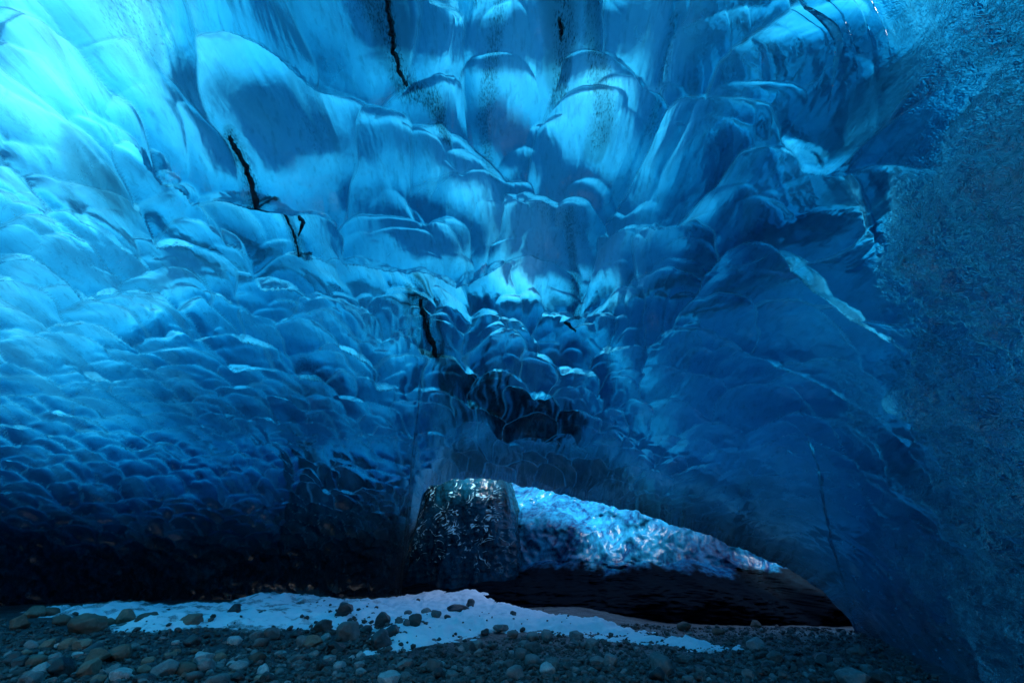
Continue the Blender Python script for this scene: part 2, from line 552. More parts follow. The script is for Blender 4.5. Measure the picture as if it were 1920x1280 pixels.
carve = carve * (1 - 0.55 * FROST) * (1 - 0.3 * sstep(1.5, 3.5, BX))
carve = carve + S * 0.012 * flowr
edge = seg_dist(LIP[:16]) * RAD                                              # metres from the free edge over the back chamber
carve = carve * (0.10 + 0.90 * sstep(0.0, 0.45, edge))
rough3 = fbm(BX * 5.5, BY * 5.5, BZ * 5.5, 4, 0.6)
ledge = np.abs(fbm(BX * 0.8 + BZ * 0.5, BY * 0.8, BZ * 1.3, 3))
fedge = sstep(-0.02, 0.03, AZ - azb + 0.06 * fbm(BX * 1.3, BY * 1.3, BZ * 1.3, 4)) * sstep(R_(130), R_(100), AZ)
carve = carve - 0.10 * fedge + FROST * (0.05 * rough3 + 0.22 * np.minimum(ledge, 0.5) + 0.035 * np.abs(noise3(BX * 13, BY * 13, BZ * 13)) + 0.02 * np.abs(noise3(BX * 29, BY * 29, BZ * 29))) + (1 - FROST) * 0.004 * rough3
carve = carve * sstep(R_(71), R_(63), EL) * sstep(R_(78), R_(65), np.abs(AZ))      # plain ice where the mesh is coarse, overhead and behind
BOT = BP + BN * carve[..., None]

# thickness of the ice over the vault, measured where the photograph glows or goes dark: (px, py, metres)
TH = [(0, 0, .8), (180, 150, .9), (0, 400, .8), (300, 300, 1.1), (500, 60, 1.45), (450, 450, 1.4), (750, 200, 1.4), (950, 60, 1.5), (1150, 250, 1.45), (1400, 60, 1.9),
      (1500, 400, 1.65), (1700, 300, 2.2), (1620, 540, 2.2), (1640, 390, 2.3), (1760, 40, 2.7), (1720, 980, 2.3), (1640, 700, 2.0), (1900, 60, 2.8), (1900, 300, 2.1), (1900, 600, 1.15), (1650, 830, 2.3), (1300, 600, 1.35), (1000, 500, 1.0), (1080, 560, 1.05), (700, 450, 1.35), (600, 620, 1.5), (300, 650, 1.35),
      (50, 640, 1.0), (50, 770, 1.1), (300, 850, 2.0), (600, 850, 2.1), (300, 930, 2.2), (600, 930, 2.3), (40, 900, 1.6), (650, 730, 1.1), (1000, 780, 2.0), (940, 740, 1.6), (1080, 820, 1.8), (1200, 800, 1.7), (1400, 900, 2.0), (1600, 1080, 2.6), (100, 1000, 2.0), (300, 1070, 3),
      (500, 1080, 3), (660, 1060, 2.6), (740, 1000, 1.8), (862, 886, 1.7), (790, 830, 2.4), (930, 850, 3.2), (980, 880, 2.6), (1100, 900, 1.8), (1300, 960, 1.5), (1450, 1050, .8), (1880, 1150, .6)]
ta = np.array([azel(p[0], p[1]) for p in TH]); tv = np.array([p[2] for p in TH])
tdir = np.stack([np.cos(ta[:, 1]) * np.sin(ta[:, 0]), np.cos(ta[:, 1]) * np.cos(ta[:, 0]), np.sin(ta[:, 1])], -1)
num = np.zeros(EL.shape); den = np.zeros(EL.shape)
for d, v in zip(tdir, tv):
    dd = np.maximum(2 - 2 * (dx_ * d[0] + dy_ * d[1] + dz_ * d[2]), 0)
    w = 1 / (dd + 0.010) ** 2.0
    num += w * math.log(v); den += w
THK = np.exp(num / den)
THK = THK * (1 + 0.25 * fbm(BX * 0.5, BY * 0.5, BZ * 0.5 + 3, 3))
THK = np.minimum(THK, 2.0 + 1.1 * edge)
THK = np.minimum(THK, 0.4 + 2.4 * seg_dist(LIP[2:8]) * RAD)
THK = np.minimum(THK, 0.5 + 1.6 * seg_dist([(1400, 1032), (1470, 1064)]) * RAD)
THK = THK + 2.6 * sstep(2.5, 0.2, BZ) * (1 - inmouth[None, :])
THK = np.maximum(THK, 0.2)
rows_top = np.concatenate([np.arange(0, 60, 4), np.arange(60, NR - 9, 12), np.arange(NR - 9, NR)])
rows_top = np.unique(np.concatenate([rows_top, [NR - 1]]))
cs = np.maximum(carve, 0)
for _ in range(3): cs = np.maximum(cs, 0.0)
OFF = THK * 1.85 * (1 - 0.35 * FROST) + 0.46 * S * (1 - 0.75 * FROST)


def box_blur(a, w, ax):
    h = w // 2
    pad = [(0, 0), (0, 0)]; pad[ax] = (h + 1, h)
    cs_ = np.cumsum(np.pad(a, pad, mode='wrap' if ax == 1 else 'edge'), axis=ax)
    return (cs_[w:] - cs_[:-w]) / w if ax == 0 else (cs_[:, w:] - cs_[:, :-w]) / w


for _ in range(2): OFF = box_blur(box_blur(OFF, 13, 0), 21, 1)
zf = sstep(R_(62), R_(74), EL)
OFF = OFF * (1 - zf) + 2.6 * zf
DV = np.stack([dx_, dy_, dz_], -1)
wr_ = sstep(R_(14), R_(34), EL)[..., None]
TD = BN * (1 - wr_) + DV * wr_
TD /= np.linalg.norm(TD, axis=-1, keepdims=True)
TOP = BP + TD * (OFF / np.maximum(np.sum(TD * BN, -1), 0.45))[..., None]
TOPr = TOP[rows_top]
NT_ = len(rows_top)

# dirt: broad sooty patches and streaks along the flow
DIRT = np.zeros(EL.shape)


STREAKS = [([(424, 268), (450, 310), (482, 365), (492, 410), (545, 478), (566, 514)], 15, .6), ([(640, -20), (700, 90), (735, 180), (800, 250), (815, 290)], 26, .62), ([(692, 20), (712, 130), (745, 188)], 15, .6), ([(772, 600), (790, 640), (826, 690)], 30, .6), ([(1062, -60), (1060, 130), (1050, 230)], 30, .60), ([(1105, 20), (1110, 320)], 26, .55), ([(930, -40), (905, 250), (930, 370)], 20, .5), ([(1240, 80), (1205, 300)], 20, .42),
           ([(880, -20), (885, 70)], 14, .5), ([(1075, 430), (1080, 640)], 20, .52), ([(1150, 560), (1140, 720)], 14, .42), ([(1300, 400), (1270, 620)], 14, .35),
           ([(190, 20), (240, 130)], 50, .42), ([(130, 330), (190, 400)], 40, .36), ([(540, 200), (570, 300)], 36, .36), ([(690, 60), (740, 180)], 26, .5),
           ([(770, 590), (810, 660), (840, 700)], 44, .5), ([(1010, 420), (1090, 450)], 40, .4), ([(560, 690), (600, 720)], 16, .5), ([(1690, 640), (1760, 660)], 30, .4),
           ([(870, 800), (960, 850), (1100, 870)], 40, .42)]
SOFT = [([(770, 585), (800, 650), (845, 705), (870, 780)], 42, .8), ([(900, 735), (960, 785), (1050, 815)], 62, .92), ([(870, 860), (960, 870), (1150, 905)], 40, .6), ([(1062, -60), (1055, 200)], 34, .45), ([(1105, 20), (1112, 330)], 22, .4),
        ([(190, 20), (250, 140)], 48, .4), ([(130, 320), (200, 400)], 44, .35), ([(690, 30), (712, 130), (735, 170)], 30, .45), ([(420, 262), (490, 390), (560, 500)], 12, .35), ([(540, 220), (600, 290)], 40, .25)]
for pts, wpx, s in STREAKS:
    d = seg_dist(pts)
    wr = wpx / FPX
    DIRT = np.maximum(DIRT, s * 1.15 * (1 - sstep(0.15 * wr, 1.1 * wr, d * (1 + 0.5 * fbm(QU * 5, QV * 2, 3.1, 3)))))
DIRT = np.maximum(DIRT, 0.34 * sstep(0.1, 0.75, fbm(QU * 3.0, QV * 0.6, 9.9, 3)) * sstep(R_(-30), R_(0), AZ))
SHADE_DIRT = 0.97 * sstep(3.0, 0.9, BZ + 0.5 * fbm(BX * 0.7, BY * 0.7, BZ, 3)) * sstep(R_(40), R_(20), AZ)      # foot of the walls: recess shade put into the colour, plus dirty ice
for pts, wpx, s in SOFT:
    d = seg_dist(pts)
    wr = wpx / FPX
    sm = 1 - sstep(0.35 * wr, 1.15 * wr, d * (1 + 0.5 * fbm(QU * 2, QV * 1.2, 5.1, 3)))
    cell = sstep(0.15, 0.45, 0.6 * sm + 0.5 * id1 - 0.35 + 0.35 * fbm(QU * 9, QV * 1.6, 3.3, 4))
    SHADE_DIRT = np.maximum(SHADE_DIRT, s * sm * cell * (1 - 0.7 * sstep(0.10, 0.02, e1)))
RIM = (sstep(0.11 - 0.055 * sstep(1.0, 3.0, BX), 0.0, e1) * 0.8 + 0.3 * sstep(0.07, 0.0, e2) * mask2) * np.maximum(0.45, np.maximum(sstep(5.0, 8.5, rr), sstep(0.5, 2.5, BX)))  # light gathering along the ridges put into the colour as pale rims
MILK = 0.75 * sstep(0.05, 0.6, fbm(QU * 1.2, QV * 0.5, 4.4, 4)) * sstep(R_(0), R_(-40), AZ)

nb = NR * NC
verts = np.concatenate([BOT.reshape(-1, 3), TOPr.reshape(-1, 3)])
fb = grid_faces(NR, NC, True)
ft = grid_faces(NT_, NC, True, nb, True)
c = np.arange(NC); cn = (c + 1) % NC
skirt = np.stack([c, nb + c, nb + cn, cn], -1)
pole_b, pole_t = len(verts), len(verts) + 1
verts = np.concatenate([verts, [[0, 0, BOT[-1, :, 2].mean()], [0, 0, TOPr[-1, :, 2].mean()]]])
capb = np.stack([(NR - 1) * NC + c, (NR - 1) * NC + cn, np.full(NC, pole_b), np.full(NC, pole_b)], -1)
faces = np.concatenate([fb, ft, skirt])
# pole caps as quads of two columns each
c2 = np.arange(0, NC - 1, 2)
nx1, nx2 = (c2 + 1) % NC, (c2 + 2) % NC
capb = np.stack([(NR - 1) * NC + c2, (NR - 1) * NC + nx1, (NR - 1) * NC + nx2, np.full(len(c2), pole_b)], -1)
ob = nb + (NT_ - 1) * NC
capt = np.stack([np.full(len(c2), pole_t), ob + nx2, ob + nx1, ob + c2], -1)
if NC % 2: raise RuntimeError('odd column count %d' % NC)
vault = mesh_np('ice_ceiling', verts, np.concatenate([faces, capb, capt]), M_ICE)
nt = NT_ * NC


def full(b, t): return np.concatenate([np.ravel(b), np.full(nt, t), [0, t]])


attr(vault, 'dirt', full(DIRT, 0)); attr(vault, 'frost', full(FROST, 0)); attr(vault, 'milk', full(MILK, 0)); attr(vault, 'rim', full(RIM * (1 - FROST), 0)); attr(vault, 'shade_dirt', full(SHADE_DIRT, 0))
topv = full(np.zeros(nb), 1.0); attr(vault, 'top', topv)
tag(vault, 'scalloped translucent blue ice vault arching over the whole cave', 'ice ceiling', kind='structure')


def on_vault(px, py):
    a, e = azel(px, py)
    j = int(np.argmin(np.abs(az - a)))
    i = int(np.argmin(np.abs(EL[:, j] - e)))
    return BOT[i, j], -BN[i, j]


# ------------------------------------------------------------------ sediment seams frozen into the vault
def seam(pts, wpx, name='sediment_seam'):
    P = []
    for k in range(len(pts) - 1):
        n = max(3, int(math.hypot(pts[k + 1][0] - pts[k][0], pts[k + 1][1] - pts[k][1]) / 4))
        for i in range(n): P.append([pts[k][0] + (pts[k + 1][0] - pts[k][0]) * i / n, pts[k][1] + (pts[k + 1][1] - pts[k][1]) * i / n])
    P.append(list(pts[-1])); n = len(P)
    vs, fs = [], []
    for i, (x, y) in enumerate(P):
        t = i / (n - 1)
        x += 3.0 * float(noise3(x * .05, y * .05, 1.1)); 
        p, nn = on_vault(x, y)
        d = float(np.linalg.norm(p - np.array([0, 0, CAM_H])))
        w = wpx / FPX * d * 0.5 * (0.35 + 0.65 * math.sin(math.pi * min(1, 0.12 + t * 0.9))) * (1 + 0.5 * float(noise3(i * .31, wpx, 2.0)) + 0.35 * float(noise3(i * 1.3, wpx, 7.0)))
        q, _ = on_vault(*(P[i + 1] if i < n - 1 else P[i]))
        q0, _ = on_vault(*P[max(i - 1, 0)])
        tg = q - q0; tg = tg / max(np.linalg.norm(tg), 1e-6)
        sd = np.cross(tg, nn); sd /= max(np.linalg.norm(sd), 1e-6)
        for s, hgt in ((-1, -0.04), (-0.55, 0.004), (0, 0.012), (0.55, 0.004), (1, -0.04)):
            jig = 1 + 0.35 * float(noise3(i * .9, s * 3, wpx))
            vs.append(p + sd * w * s * jig + nn * (hgt + 0.045 * float(noise3(i * 0.5, s * 2, wpx * 3)) - 0.004))
    vs = np.array(vs)
    fs = grid_faces(n, 5)
    jump = np.linalg.norm(np.diff(vs.reshape(n, 5, 3)[:, 2], axis=0), axis=1)
    fs = fs[np.repeat(jump < max(0.16, 2.6 * float(np.median(jump))), 4)]
    return mesh_np(name, vs, fs, M_DIRT, parent=vault)


tag(seam([(424, 268), (450, 310), (482, 365), (492, 410), (520, 445), (545, 478), (566, 514)], 8), 'long black crack running diagonally through the ice')
tag(seam([(543, 432), (552, 450), (548, 470)], 7), 'short black fork beside the long crack')
tag(seam([(686, -10), (692, 50), (712, 130), (728, 165), (745, 188)], 8), 'black seam coming down from the top of the vault')
tag(seam([(1058, 82), (1060, 112), (1059, 140)], 8))
tag(seam([(772, 600), (790, 640), (826, 690)], 13), 'broad black smear above the gap in the vault')
tag(seam([(1052, 640), (1075, 660)], 5))

# ------------------------------------------------------------------ the back chamber: blue wall and dark pillar
def resample(pts, n):
    pts = np.array(pts, float)
    d = np.concatenate([[0], np.cumsum(np.linalg.norm(np.diff(pts, axis=0), axis=1))])
    t = np.linspace(0, d[-1], n)
    return np.stack([np.interp(t, d, pts[:, i]) for i in range(pts.shape[1])], -1), t


def curtain(name, path, prof, nx, nz, mat, relief, shade_dirtf):
    """wall along a ground path; prof = list of (z, push towards the camera)"""
    p, s = resample(path, nx)
    k = np.ones(31) / 31
    for a in (0, 1):
        e = np.concatenate([np.full(15, p[0, a]), p[:, a], np.full(15, p[-1, a])]); p[:, a] = np.convolve(e, k, 'valid')
    tg = np.gradient(p, axis=0); tg /= np.linalg.norm(tg, axis=1)[:, None]
    nrm = np.stack([tg[:, 1], -tg[:, 0]], -1)
    z = np.linspace(prof[0][0], prof[-1][0], nz) if prof[-1][0] < 8 else np.concatenate([np.linspace(prof[0][0], 1.0, nz // 2)[:-1], np.linspace(1.0, prof[-1][0], nz - nz // 2 + 1)])
    push = np.interp(z, [q[0] for q in prof], [q[1] for q in prof])
    kk = np.ones(9) / 9
    push = np.convolve(np.concatenate([np.full(4, push[0]), push, np.full(4, push[-1])]), kk, 'valid')
    SS, ZZ = np.meshgrid(s, z)
    wob = 0.35 * fbm(SS * 0.5, 3.0, 1.0, 3)
    off = np.interp(ZZ + wob, z, push) + relief(SS, ZZ)
    X = p[None, :, 0] + nrm[None, :, 0] * off; Y = p[None, :, 1] + nrm[None, :, 1] * off
    o = mesh_np(name, np.stack([X, Y, ZZ], -1).reshape(-1, 3), grid_faces(nz, nx), mat)
    attr(o, 'dirt', shade_dirtf(SS, ZZ))
    return o


def back_relief(s, z):
    ws, wz = s + 0.25 * fbm(s * 1.2, z * 1.2, 8.0, 3), z + 0.25 * fbm(s * 1.2, z * 1.2, 14.0, 3)
    a, _, _ = scallops(ws * 1.2 + wz * 0.7, wz * -1.1 + 0.5 * ws, 91)
    b, _, _ = scallops(ws * 3.3 + 1.6 * wz, wz * -3.0 + ws, 97)
    c_, _, _ = scallops(ws * 8.0 + 3 * wz, wz * -6.5 + 2 * ws, 103)
    return -0.17 * np.maximum(a, -.6) - 0.075 * np.maximum(b, -.6) - 0.028 * np.maximum(c_, -.6) + 0.3 * fbm(s * 0.45, z * 0.5, 2.0, 3) + 0.2 * sstep(0.9, 0.3, z) * fbm(s * 2.6, z * 10, 6.0, 5, 0.6)


def back_shade_dirt(s, z): return np.clip(sstep(0.95, 0.7, z + 0.3 * fbm(s * 0.8, z * 0.8, 4.0, 4) + 0.10 * fbm(s * 4, z * 5, 1.0, 4, 0.65)), 0, 1) * 0.97  # shadow under the wall put into the colour, together with dirty ice


back = curtain('ice_wall', [(-6.5, 20.8), (-4.5, 20.3), (-2.5, 19.6), (-0.2, 17.6), (2.0, 16.9), (4.5, 16.4), (8, 15.8), (13, 14.6), (15.5, 11.5), (16, 7)],  # last points bend round unseen, added to shut out sunlit ground
               [(-0.6, 4.3), (0.0, 3.9), (0.25, 2.9), (0.5, 1.3), (0.85, 0.3), (1.3, 0.25), (2.2, 0.0), (3.2, -1.2), (9, -10)], 560, 330, M_BACK, back_relief, back_shade_dirt)  # foot pushed forward as a black apron standing in for undercut shadow
tag(back, 'pale blue rippled ice wall of the back chamber, undercut shadow painted black along its foot', 'ice wall', kind='structure')


side = curtain('ice_wall', [(-7.2, 14.6), (-6.6, 16.2), (-6.4, 18.0), (-5.6, 20.0), (-4.6, 21.5)], [(-0.6, 0), (4, 0.3), (9, -1.0)], 120, 60, M_BACK, lambda s, z: 0.4 * fbm(s * 0.6, z * 0.6, 1.0, 3), lambda s, z: np.zeros_like(s))  # added out of view to keep sun and horizon sky off the chamber
tag(side, 'added unseen ice wall keeping sun and low sky out of the back chamber', 'ice wall', kind='structure')


def pil_relief(s, z):
    a, _, _ = scallops(s * 4.2 + 0.25 * fbm(s * 3, z * 3, 4.0, 2), z * -5.5 + 0.25 * fbm(s * 3, z * 3, 9.0, 2), 31, 0.8, 0.6, 0.9)
    m = sstep(0.3, 0.8, s) * sstep(2.6, 2.0, s)
    b, _, _ = scallops(s * 11 + 2 * z, z * -12.0 + s, 37, 0.8, 0.6, 0.9)
    return (-0.085 * a - 0.004 * b) * (0.3 + 0.7 * m) + 0.12 * fbm(s * 1.3, z * 0.5, 6.0, 3) - 0.10 * sstep(0.10, 0.0, np.abs(s - 2.35 - 0.22 * (z - 1.2))) + 0.01 * fbm(s * 9, z * 9, 2, 2)


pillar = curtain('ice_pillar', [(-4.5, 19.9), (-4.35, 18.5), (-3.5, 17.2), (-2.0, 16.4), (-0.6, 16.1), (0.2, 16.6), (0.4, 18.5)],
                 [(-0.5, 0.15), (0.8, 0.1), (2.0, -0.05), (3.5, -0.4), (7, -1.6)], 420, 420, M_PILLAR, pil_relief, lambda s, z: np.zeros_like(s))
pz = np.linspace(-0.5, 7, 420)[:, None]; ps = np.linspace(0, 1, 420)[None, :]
attr(pillar, 'painted_glint', sstep(0.26, 0.40, ps) * sstep(0.80, 0.60, ps) * sstep(0.4, 1.4, pz))
tag(pillar, 'dark clear ice pillar with rippled glinting front at the back of the cave', 'ice pillar')

# ------------------------------------------------------------------ snow lying on the floor
def poly_inside_dist(poly, X, Y):
    """signed distance to a polygon, positive inside"""
    poly = np.array(poly); n = len(poly)
    ins = np.zeros(X.shape, bool); best = np.full(X.shape, 1e9)
    for i in range(n):
        x0, y0 = poly[i]; x1, y1 = poly[(i + 1) % n]
        c_ = ((y0 > Y) != (y1 > Y)) & (X < (x1 - x0) * (Y - y0) / (y1 - y0 + 1e-12) + x0)
        ins ^= c_
        t = np.clip(((X - x0) * (x1 - x0) + (Y - y0) * (y1 - y0)) / ((x1 - x0) ** 2 + (y1 - y0) ** 2 + 1e-12), 0, 1)
        best = np.minimum(best, np.hypot(X - x0 - t * (x1 - x0), Y - y0 - t * (y1 - y0)))
    return np.where(ins, best, -best)


SNOW_PX = [(60, 1146), (250, 1130), (420, 1134), (520, 1124), (640, 1130), (760, 1118), (830, 1112), (880, 1118), (935, 1128), (1000, 1148), (1090, 1160), (1200, 1184), (1310, 1204), (1420, 1218), (1330, 1223), (1200, 1206), (1090, 1192), (1000, 1187),
           (900, 1192), (820, 1207), (740, 1226), (680, 1228), (716, 1210), (690, 1192), (655, 1180), (560, 1186), (470, 1184), (380, 1178), (300, 1190), (200, 1185), (160, 1160), (90, 1166)]
poly = [on_ground(*p)[:2] for p in SNOW_PX]
sx = np.linspace(-13, 6.5, 620); sy = np.linspace(6.0, 16.5, 360)
SX, SY = np.meshgrid(sx, sy)
sd = poly_inside_dist(poly, SX, SY) + 0.30 * fbm(SX * 1.4, SY * 1.4, 2.0, 5, 0.6) - 0.10 * sstep(-2.5, -5, SX)
hum = fbm(SX * 1.0, SY * 1.0, 6.0, 4)
mx, my, _ = on_ground(505, 1132)
SZ = ground_z(SX, SY) + np.where(sd > 0, 0.11 * sstep(0, 0.8, sd), 0.5 * sd) + 0.08 * hum * sstep(-0.1, 0.5, sd) + 0.16 * np.exp(-((SX - mx) ** 2 / 1.2 + (SY - my) ** 2 / 0.6)) + 0.045 * fbm(SX * 4, SY * 4, 1, 5, 0.6)
mx, my, _ = on_ground(880, 1128)
SZ += 0.22 * np.exp(-((SX - mx) ** 2 / 0.5 + (SY - my - 0.3) ** 2 / 0.5))
sf = grid_faces(len(sy), len(sx))
keep = (sd > -0.3).ravel()
sf = sf[keep[sf].all(1)]
used = np.unique(sf); rem = np.full(SX.size, -1); rem[used] = np.arange(len(used))
snow = mesh_np('snow', np.stack([SX, SY, SZ], -1).reshape(-1, 3)[used], rem[sf], M_SNOW)
attr(snow, 'dirt', (0.35 * sstep(0.3, -0.1, sd) + 0.62 * sstep(-1.5, -4.5, SX) * sstep(-0.3, 0.5, fbm(SX * 2, SY * 3, 3, 5, 0.6)) + 0.25 * sstep(0.1, 0.7, fbm(SX * 1.3, SY * 2, 13, 4))).ravel()[used])
tag(snow, 'old snow patch lying between the stones and the foot of the ice', 'snow', kind='stuff')


def snow_z(x, y):
    i = int(np.clip(np.searchsorted(sy, y), 0, len(sy) - 1)); j = int(np.clip(np.searchsorted(sx, x), 0, len(sx) - 1))
    return max(float(SZ[i, j]) if sd[i, j] > -0.3 else -9, float(ground_z(x, y)))


# ------------------------------------------------------------------ stones
def rock_mesh(seed, sub, mat, angular=0.5):
    rs = np.random.default_rng(seed)
    bm = bmesh.new()
    bmesh.ops.create_icosphere(bm, subdivisions=sub, radius=0.5)
    v = np.array([w.co[:] for w in bm.verts])
    n = v / np.linalg.norm(v, axis=1)[:, None]
    r = np.full(len(v), 0.5)
    for _ in range(int(11 + 7 * angular)):                         # facets: cut by planes
        d = rs.normal(size=3); d /= np.linalg.norm(d)
        h = rs.uniform(0.28, 0.46)
        dp = n @ d
        r = np.where(dp > 0.05, np.minimum(r, h / np.maximum(dp, 0.05)), r)
    q = n * 1.0
    r = r * (1 + (0.07 if angular > 0.4 else 0.10) * fbm(q[:, 0] * 1.4 + seed, q[:, 1] * 1.4, q[:, 2] * 1.4, 2) + 0.05 * fbm(q[:, 0] * 4 + seed, q[:, 1] * 4, q[:, 2] * 4, 3))
    P = n * r[:, None] * np.array([1.0, rs.uniform(0.7, 0.95), rs.uniform(0.6, 0.85)])
    for w, c_ in zip(bm.verts, P): w.co = c_
    for f in bm.faces: f.smooth = seed % 3 != 0
    me = bpy.data.meshes.new('rock')
    bm.to_mesh(me); bm.free()
    me.materials.append(mat)
    ext = P.max(0) - P.min(0)
    return me, float(ext[0]), float(-P[:, 2].min())


RK = {}


def rock_kind(m, i, sub=3):
    key = (m, i, sub)
    if key not in RK: RK[key] = rock_mesh(100 * m + i + 1, sub, M_ROCKS[m], angular=(i % 3) / 2)
    return RK[key]


placed = []


LAND = []
SEEN = {}


def cobble_label(px, py, w, m):
    size = 'small' if w < 17 else ('medium' if w < 26 else 'large')
    colour = ['grey', 'brown', 'pale grey', 'wet black'][m]
    best = sorted(LAND, key=lambda q: math.hypot(px - q[0], 1.6 * (py - q[1])))
    for q in best[:6]:
        dx, dy = px - q[0], 1.6 * (py - q[1])
        if abs(dx) > 2.2 * abs(dy): way = 'right of' if dx > 0 else 'left of'
        elif abs(dy) > 2.2 * abs(dx): way = 'in front of' if dy > 0 else 'behind'
        else: way = ('in front and ' if dy > 0 else 'behind and ') + ('right of' if dx > 0 else 'left of')
        lab = '%s %s cobble %s %s' % (size, colour, way, q[2])
        if lab not in SEEN:
            SEEN[lab] = 1
            return lab
    return lab


def put_rock(px, py, wpx, m, i, label=None, group=None, sub=3, tall=1.0, sink=0.18, name='rock', cat='rock'):
    """px, py: middle of the stone in the photograph; wpx its width"""
    x, y, t = on_ground(px, py + wpx * 0.28)
    for _ in range(2):
        z = snow_z(x, y); d = ray(px, py + wpx * 0.28); t = (z - CAM_H) / min(d[2], -0.02); x, y = d[0] * t, d[1] * t
    w = wpx / FPX * t
    me, ex, lo = rock_kind(m, i, sub)
    s = w / ex
    o = bpy.data.objects.new(name, me)
    COL.objects.link(o)
    o.rotation_euler = (random.uniform(-.15, .15), random.uniform(-.15, .15), random.uniform(0, 6.28))
    o.scale = (s, s, s * tall)
    o.location = (x, y + w * 0.3, z + lo * s * tall * (1 - 2 * sink))
    tag(o, label, cat, group)
    placed.append((x, y + w * 0.3, w * 0.5))
    return o


